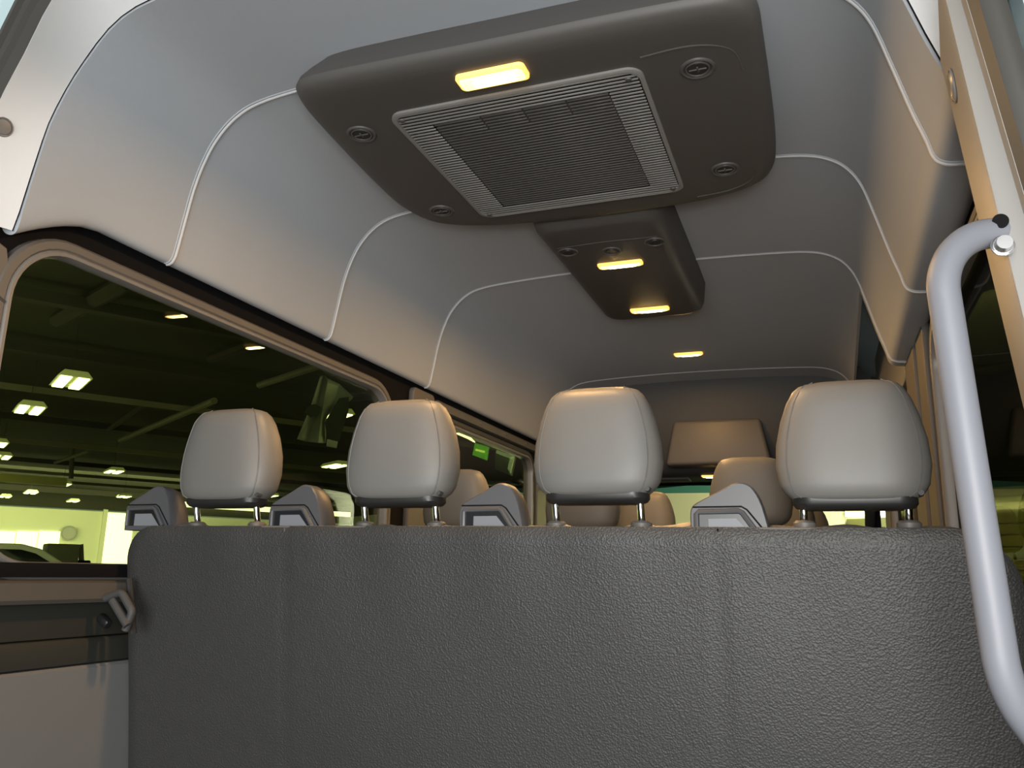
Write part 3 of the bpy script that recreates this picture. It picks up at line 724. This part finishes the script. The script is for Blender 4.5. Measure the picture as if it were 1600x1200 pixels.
# ------------------------------------------------------------------ grab rail
gr_ = empty('grab_rail', (.78, 1.03, 1.33), 'tall bent light grey tubular grab rail on the right rear pillar', 'grab rail')
GO = Vector(gr_.location); YR = .985
def onr(px, py, y=YR): return onY(px, py, y)
pts = [onr(1580, 362, 1.035), onr(1478, 377), onr(1508, 720), onr(1560, 1005), onr(1612, 1118), onr(1700, 1150, 1.05)]
pts[0] = onY(1592, 360, 1.03); 
path = fillet([pts[0], onr(1462, 374), onr(1571, 1082), onr(1690, 1240, 1.04)], [.075, .10], 14)
MB().tube([p - GO for p in path], .0172, 24).build('tube', M['rail'], gr_)
c_ = onY(1567, 384, .985) - GO
MB().disc(c_, .010, -.012, axis=(0, 1, 0), seg=18, r2=.008).ring(c_, .0105, .0018, axis=(0, 1, 0), seg=18).build('bolt', M['steel'], gr_)
c_ = onY(1563, 346, 1.000) - GO
MB().disc(c_, .0085, -.002, axis=(0, 1, 0), seg=20).build('mounting_hole', M['black'], gr_)

# ------------------------------------------------------------------ stowed seat belt buckle at the left
bu = empty('seat_belt_buckle', (-.86, 1.40, .86), 'black seat belt tongue and guide hanging beside the left end of the bench', 'seat belt')
UO = Vector(bu.location)
def U(px, py, y=1.395): return onY(px, py, y) - UO
MB().tube(fillet([U(165, 935), U(190, 925), U(207, 955), U(196, 985)], [.014, .014], 6), .0085, 10).build('guide_loop', M['trimdark'], bu)
MB().tube([U(176, 938, 1.39), U(200, 978, 1.39)], .009, 10).build('cross_bar', M['trimdark'], bu)
MB().box((U(163, 970, 1.40)), (.034, .018, .020), .006, rot=Matrix.Rotation(.6, 3, 'Y')).build('tongue', M['blackgloss'], bu)
MB().tube([U(202, 905, 1.42), U(205, 940, 1.415), U(208, 990, 1.42)], .007, 8).build('webbing', M['belt'], bu)

# ------------------------------------------------------------------ further rows
def passenger_seat(name, x, y, label, group, topz=1.035, hz=1.085, w=.43):
    r_ = empty(name, (x, y, 0), label, 'seat', group)
    MB().box((0, .06, .72), (w, .11, .62), .04, 4, rot=Matrix.Rotation(0, 3, 'X')).build('backrest', M['leather'], r_)
    MB().box((0, .33, .42), (w, .48, .13), .04, 4).build('cushion', M['leather'], r_)
    MB().box((0, .30, .18), (w * .7, .36, .36), .01).build('pedestal', M['trimdark'], r_)
    pad = make_headrest(r_, 0, 0, hz, False)
    posts(pad, 0, 0, hz, topz)
    return r_
R2 = 2.52
passenger_seat('passenger_seat', -.575, R2, 'grey seat of the row ahead, orange lit headrest edge right of the second headrest', 'seats of the row ahead')
passenger_seat('passenger_seat', -.135, R2, 'grey seat of the row ahead, its headrest showing under the third headrest', 'seats of the row ahead')
passenger_seat('passenger_seat', .385, R2, 'grey seat of the row ahead, its headrest top showing left of the fourth headrest', 'seats of the row ahead', hz=1.10)
R3 = 3.37
passenger_seat('passenger_seat', -.10, R3, 'grey seat two rows ahead, its warm lit headrest right of the centre posts', 'seats two rows ahead')
passenger_seat('passenger_seat', .44, R3, 'grey seat two rows ahead beyond the fourth headrest', 'seats two rows ahead')
passenger_seat('driver_seat', -.45, 4.25, 'grey driver seat far forward on the left', 'front seats')
passenger_seat('front_passenger_seat', .50, 4.25, 'grey front passenger seat far forward on the right', 'front seats')

# ------------------------------------------------------------------ workshop outside
def nrm(v): v = Vector((v.x, v.y, 0)); return v.normalized()
AD = nrm(ray(2600, 910)); BD = nrm(ray(-164, 875)); BD = (BD - AD * BD.dot(AD)).normalized()
ANG = math.atan2(AD.y, AD.x)
C2 = Vector((CAM.x, CAM.y, 0))
def G(a, b, z): return C2 + AD * a + BD * b + Vector((0, 0, z))
def gbox(c, d, bev=0): # box aligned with the workshop; d = (along A, along B, z)
    return MB().box((0, 0, 0), d, bev, 2, rot=Matrix.Rotation(ANG, 3, 'Z')).map(lambda p: p + G(*c))
GZ = -.60; LZ = 4.4; CZ = 5.6; DB = 60
struct(gbox((10, 27, GZ - .1), (150, 90, .2)).build('floor_workshop', M['concrete'], smooth=False), 'grey concrete workshop floor', 'floor')
struct(gbox((12, 28, CZ + .15), (140, 80, .3)).build('ceiling_workshop', M['wceil'], smooth=False), 'dark workshop roof deck', 'ceiling')
struct(gbox((12, DB + .2, (GZ + LZ - .1) / 2), (140, .4, LZ - .1 - GZ)).build('wall_workshop', M['wwall'], smooth=False), 'cream far wall of the workshop', 'wall')
struct(gbox((12, DB + .2, (CZ + LZ) / 2), (140, .3, CZ - LZ)).build('wall_upper', M['wceil'], smooth=False), 'dark band above the far wall', 'wall')
struct(gbox((19, 5, (GZ + 3.6) / 2), (.4, 70, 3.6 - GZ)).build('wall_cross', M['wwall'], smooth=False), 'cream cross wall ahead of the van', 'wall')
struct(gbox((19, 5, (3.6 + CZ) / 2), (.4, 70, CZ - 3.6)).build('wall_cross_upper', M['wceil'], smooth=False), 'dark upper part of the cross wall', 'wall')
def hitB(px, py, b):            # point on the vertical plane at distance b along BD
    d = ray(px, py); return CAM + d * (b / d.dot(BD))
def hitA(px, py, a):
    d = ray(px, py); return CAM + d * (a / d.dot(AD))
def ab(p): q = p - C2; q.z = 0; return q.dot(AD), q.dot(BD)
# lights of the workshop: fixtures that are really lit, and added fill lights
def bay_light(p, label, tilt=0, long_b=True):
    r_ = empty('high_bay_light', p, label, 'ceiling light', 'high bay lights of the workshop', rz=ANG + (math.pi / 2 if long_b else 0))
    MB().prism([(-.30, 0), (-.20, .12), (.20, .12), (.30, 0)], 'x', -.62, .62, .01).build('housing', M['wlamph'], r_)
    MB().box((0, -.15, -.015), (1.16, .20, .03), .01).box((0, .15, -.015), (1.16, .20, .03), .01).build('tubes', M['wlamp'], r_)
    MB().tube([(0, 0, .12), (0, 0, CZ - p.z)], .008, 6).build('hanger', M['beamdark'], r_)
    return r_
LAMPS = [(110, 597, 'bright rectangular workshop lamp nearest the top of the left window', 1), (46, 640, 'lit workshop lamp left of and below the nearest one', 0), (-6, 694, 'lit workshop lamp cut by the left edge of the photo, upper of two', 1), (2, 714, 'lit workshop lamp cut by the left edge of the photo, lower of two', 0),
 (178, 737, 'lit workshop lamp right of the vertical hanger post', 0), (99, 757, 'lit workshop lamp directly under the hanger post', 0), (48, 770, 'small lit workshop lamp between two others near the wall top', 0), (8, 776, 'small lit workshop lamp near the left edge above the wall', 0),
 (114, 783, 'small lit workshop lamp just above the wall clock', 0), (519, 651, 'lit workshop lamp in front of the hanging pale banner', 0), (524, 728, 'small lit workshop lamp left of the second headrest', 0), (194, 776, 'small lit workshop lamp beside the leftmost belt guide', 0), (330, 784, 'small lit workshop lamp under the leftmost headrest', 0), (421, 775, 'small lit workshop lamp right of the leftmost headrest posts', 0)]
for px, py, lb, lg in LAMPS:
    d = ray(px, py); p = onZ(px, py, LZ); q_ = None
    if py > 765: p = hitB(px, py, min(55, ab(p)[1]))
    bay_light(p, lb, long_b=bool(lg) or True)
def wl_light(a, b, z, sx, sy, power, ta=None):
    o = area('workshop_fill_light', G(a, b, z), G(a, b, 0) if ta is None else G(*ta), sx, sy, power, (1, 1, .86)); return o
wl_light(0, 47, 4.2, 30, 5, 7500, (0, 60, 1.6))  # fill added to brighten the far wall
wl_light(13, 5, 4.0, 3, 20, 11000, (19, 5, 1.2))  # fill added so the cross wall shows bright
wl_light(-4, 18, 2.6, 14, 10, 450, (-2, 22, 6))  # uplight added for the roof deck, no fixture here
wl_light(-10, 16, 2.5, 12, 2, 4000, (-14, 34, .2)).data.spread = math.radians(80)  # fill added for the car and the machine
# long beams and pipes
def beamA(px, py, z, w, h, m, label, a0=-45, a1=70, name='roof_beam'):
    p = onZ(px, py, z); a, b = ab(p)
    o = gbox(((a0 + a1) / 2, b, z), (a1 - a0, w, h)).build(name, M[m], smooth=False); return tag(o, label, 'beam')
def beamB(p0, p1, z, w, h, m, label, name='roof_strut'):
    a = onZ(*p0, z); b = onZ(*p1, z)
    o = MB().tube([a, b], w / 2, 8).build(name, M[m]); return tag(o, label, 'beam')
beamA(150, 621, 4.9, .10, .14, 'beam', 'olive roof beam crossing below the nearest workshop lamp')
beamA(150, 700, 4.9, .12, .16, 'beam', 'olive roof beam crossing at mid height of the left window')
beamA(150, 745, 4.9, .10, .14, 'beam', 'thin roof beam above the row of small lamps')
beamA(150, 757, 4.9, .14, .14, 'beam', 'pale thin roof beam just under the small lamps')
beamA(150, 560, 5.3, .25, .2, 'beamdark', 'dark purlin above the nearest workshop lamp')
beamA(150, 480, 5.3, .25, .2, 'beamdark', 'dark purlin near the top of the left window')
beamA(150, 665, 5.3, .25, .2, 'beamdark', 'dark purlin between the two olive beams')
beamA(150, 728, 5.3, .3, .2, 'beamdark', 'dark purlin behind the vertical hanger post')
beamA(150, 770, 5.2, .3, .3, 'beamdark', 'dark purlin nearest the wall top')
beamB((188, 688), (335, 626), 4.7, .16, .1, 'beam', 'slanting olive strut left of the leftmost headrest')
beamB((405, 602), (500, 571), 4.7, .14, .1, 'beam', 'slanting olive strut above the leftmost headrest')
beamB((86, 723), (138, 705), 4.7, .12, .1, 'beam', 'short slanting strut crossing the hanger post')
beamB((170, 671), (226, 632), 5.2, .16, .1, 'beamdark', 'dark slanting brace under the roof beam')
beamB((90, 500), (200, 440), 5.4, .3, .1, 'beamdark', 'wide dark duct near the top corner of the left window')
beamB((330, 560), (480, 505), 5.4, .25, .1, 'beamdark', 'wide dark duct in the upper right of the left window')
p0 = hitB(-40, 743, 38); p1 = hitB(104, 754, 38)
o = MB().box((0, 0, 0), ((p1 - p0).length, .3, .32), rot=Matrix.Rotation(ANG, 3, 'Z')).map(lambda p: p + (p0 + p1) / 2).build('crane_girder', mat('yellow olive girder', (.55, .52, .16), .6), smooth=False); tag(o, 'yellow olive crane girder ending at the hanger post', 'girder')
a_ = hitB(113, 700, 38); b_ = hitB(111, 748, 38)
o = MB().tube([a_, b_], .09, 8).build('hanger_post', M['beam']); tag(o, 'short vertical post holding the yellow olive girder', 'post')
# far wall features
def onwall(x0, y0, x1, y1, b=DB, t=.1):
    p = hitB(x0, (y0 + y1) / 2, b); q = hitB(x1, (y0 + y1) / 2, b); c = (p + q) / 2
    zt = hitB((x0 + x1) / 2, y0, b).z; zb = hitB((x0 + x1) / 2, y1, b).z
    a = ab(c)[0]; return (a, b - t / 2, (zt + zb) / 2), ((q - p).length, t, zt - zb)
for k, (x0, x1) in enumerate(((-30, -6), (-4, 22), (25, 57), (60, 92))):
    c_, d_ = onwall(x0, 830, x1, 861)
    o = gbox(c_, d_).build('window_%d' % (6 + k), M['day'], smooth=False); struct(o, ['bright far window pane beyond the photo edge', 'bright far window pane at the left edge of the photo', 'bright far window pane, middle of the row', 'bright far window pane nearest the clock'][k], 'window')
    fr = MB()
    c2 = Vector(G(*c_)); 
c_, d_ = onwall(163, 802, 205, 881)
struct(gbox(c_, d_).build('door_3', M['day'], smooth=False), 'bright open bay door in the far wall beside the bench', 'door')
c_, d_ = onwall(156, 796, 163, 881); struct(gbox(c_, (d_[0], .3, d_[2])).build('trim_14', M['wwall'], smooth=False), 'cream post beside the bright bay door', 'trim')
pc = hitB(107, 833, DB - .3)
ck = MB().disc(pc, .42, .12, axis=-BD, seg=28).ring(pc - BD * .12, .42, .05, axis=-BD, seg=28).build('wall_clock', M['clock']); tag(ck, 'round grey clock on the cream far wall', 'clock')
c_, d_ = onwall(230, 799, 800, 806, t=.3)  # glow put in where the wall top is bright, no window there
o = gbox(c_, d_).build('trim_15', M['day'], smooth=False); struct(o, 'glowing strip added for the bright top of the far wall', 'window')
# white car seen through the left window
CB = 24.0
def cp_(px, py): p = hitB(px, py, CB); return ab(p)[0], p.z
a_r, z_r = cp_(20, 850); a_h, _ = cp_(134, 880)
sc = (a_h - a_r) / 2.75
zr = z_r - GZ
def cpt(x, z): return Vector((x, z))   # x forward from rear, z up
car = empty('car', G(a_r - 2.0, CB, GZ), 'white car parked far across the workshop, seen in the left window', 'car', rz=ANG)
zs = zr / 1.72
prof = [(0, .35), (-.02, .8), (.05, 1.15), (.35, 1.62), (.9, 1.71), (2.1, 1.72), (2.55, 1.62), (3.25, 1.24), (4.3, 1.10), (4.62, .95), (4.72, .6), (4.7, .35)]
prof = [(x, z * zs) for x, z in prof]
MB().prism(prof, 'y', -.9, .9, .06).build('body', M['car'], car)
for pts in ([(.55, 1.25), (.75, 1.55), (1.35, 1.6), (1.35, 1.25)], [(1.42, 1.25), (1.42, 1.6), (2.1, 1.6), (2.42, 1.53), (2.95, 1.25)]):
    MB().prism([(x, z * zs) for x, z in pts], 'y', -.915, -.89, .004).build('side_window', M['cardark'], car)
MB().box((2.75, -1.0, 1.27 * zs), (.16, .2, .14), .04).build('wing_mirror', M['black'], car)
for x in (.95, 3.85):
    for y in (-.85, .85): MB().disc((x, y - .1, .34), .34, .2, axis=(0, 1, 0), seg=24).build('wheel', M['black'], car)
# machinery beside the car
q0 = hitB(62, 860, 34); q1 = hitB(143, 860, 34); zt_ = hitB(95, 846, 34).z
mc = empty('machine', G(ab((q0 + q1) / 2)[0], 34, GZ), 'grey green shop machine standing between the white car and the bay door', 'machine', rz=ANG)
W_ = (q1 - q0).length; Hm = zt_ - GZ
MB().box((-W_ * .1, 0, Hm * .48), (W_ * .62, 1.2, Hm * .96), .05).build('cabinet', M['machine'], mc)
MB().box((-W_ * .42, 0, Hm * .42), (W_ * .18, 1.0, Hm * .84), .05).build('side_housing', M['machine'], mc)
MB().box((W_ * .32, 0, Hm * .36), (W_ * .3, 1.0, Hm * .72), .05).build('table', M['cardark'], mc)
MB().tube([(W_ * .1, -.3, Hm * .9), (W_ * .25, -.3, Hm * .95), (W_ * .3, -.3, Hm * .7)], .09, 8).build('hose', M['machine'], mc)
# pale banner hanging from the roof
BB = 14.0
def bp(px, py, d=0): return hitB(px, py, BB + d)
bn = empty('hanging_banner', bp(505, 588), 'pale draped banner with dark patches hanging beside the second headrest', 'banner')
BNO = Vector(bn.location)
cols = [[(500, 588), (487, 630), (477, 655), (464, 686)], [(507, 586), (497, 630), (490, 660), (480, 690)], [(513, 592), (505, 632), (500, 664), (497, 692)], [(530, 600), (520, 635), (508, 655), (508, 692)], [(552, 620), (545, 628), (512, 650), (510, 680)]]
v = []; f = []
for i, c_ in enumerate(cols):
    pp = smoothpath([bp(x, y, .25 * (i % 2) + .08 * k) for k, (x, y) in enumerate(c_)], 4); v += [p - BNO for p in pp]
n = len(pp)
for i in range(len(cols) - 1):
    for k in range(n - 1): f.append((i * n + k, i * n + k + 1, (i + 1) * n + k + 1, (i + 1) * n + k))
o = mk('cloth', v, f, M['cloth'], bn); s_ = o.modifiers.new('t', 'SOLIDIFY'); s_.thickness = .02
def patch(px, name, m, d=-.15):
    pp = [bp(x, y, d) - BNO for x, y in px]; v = pp + [p + BD * .03 for p in pp]; n = len(pp)
    return mk(name, v, [tuple(range(n)), tuple(range(2 * n - 1, n - 1, -1))] + [(i, (i + 1) % n, n + (i + 1) % n, n + i) for i in range(n)], M[m], bn, smooth=False)
patch([(482, 634), (492, 631), (502, 636), (498, 648), (486, 652), (477, 645)], 'dark_patch', 'clothdark')
patch([(520, 640), (531, 622), (545, 620), (545, 640), (530, 690), (514, 686), (508, 660)], 'dark_patch', 'clothdark')
patch([(512, 686), (528, 690), (526, 700), (511, 697)], 'loose_tag', 'cloth')
# lit green sign and pale panel beyond the second left window
def hitY(px, py, Y): return onY(px, py, Y)
sg = empty('green_sign', hitY(750, 705, 12), 'small lit green sign seen through the second left window', 'sign')
SO = Vector(sg.location)
def quad(px, Y, name, m, parent, O, th=.05):
    pp = [hitY(x, y, Y) - O for x, y in px]; v = pp + [p + Vector((0, th, 0)) for p in pp]; n = len(pp)
    return mk(name, v, [tuple(range(n)), tuple(range(2 * n - 1, n - 1, -1))] + [(i, (i + 1) % n, n + (i + 1) % n, n + i) for i in range(n)], M[m], parent, smooth=False)
quad([(742, 692), (760, 697), (757, 718), (738, 711)], 12, 'sign_box', 'green', sg, SO, .12)
quad([(743, 701), (757, 704.5), (756.5, 707.5), (742.5, 704)], 11.95, 'lettering', 'greent', sg, SO, .02)
pn = empty('pale_screen', hitY(790, 725, 12.5), 'pale grey panel with a lit edge right of the green sign', 'panel')
PO = Vector(pn.location)
quad([(774, 704), (802, 713), (796, 742), (773, 733)], 12.5, 'panel_face', 'machine', pn, PO, .15)
quad([(776, 703), (803, 712), (801, 718), (775, 708)], 12.4, 'top_edge', 'screen', pn, PO, .05)
quad([(797, 715), (803, 713), (797, 739), (793, 732)], 12.4, 'lit_edge', 'screen', pn, PO, .05)
tube_ = MB().tube([hitY(712, 677, 8), hitY(722, 679, 8), hitY(733, 684, 8), hitY(742, 691, 8)], [.006, .02, .018, .006], 8).build('strip_light', M['wlamp']); tag(tube_, 'curved bright strip light above the green sign', 'light')
# roll-up door in the cross wall, seen through the dark right window
def hitAc(px, py, a): return hitA(px, py, a)
rd = MB()
q = hitA(1560, 830, 18.6); aa, bb = ab(q)
zt2 = hitA(1560, 800, 18.6).z
for k in range(16):
    z = zt2 - .12 - .24 * k
    rd.add(*(lambda m_: (m_.v, m_.f))(gbox((18.7, bb, z), (.12, 7.0, .225), .02)))
ro_ = rd.build('roll_up_door', M['door']); tag(ro_, 'olive ribbed roll up door behind the dark right window', 'door')
ts = gbox((18.65, bb, hitA(1560, 791, 18.6).z), (.1, 7.0, .14)).build('transom_light', M['day'], smooth=False); tag(ts, 'bright narrow strip window above the roll up door', 'window')
hd = gbox((18.6, bb, hitA(1560, 755, 18.6).z + .1), (.3, 7.4, .75)).build('door_header', M['machine'], smooth=False); tag(hd, 'brown grey header box above the bright strip window', 'header')
bu2 = gbox((18.3, bb, 4.1), (.2, 7.4, 2.4)).build('upper_panel', M['black'], smooth=False); tag(bu2, 'black wall panel above the header box', 'panel')
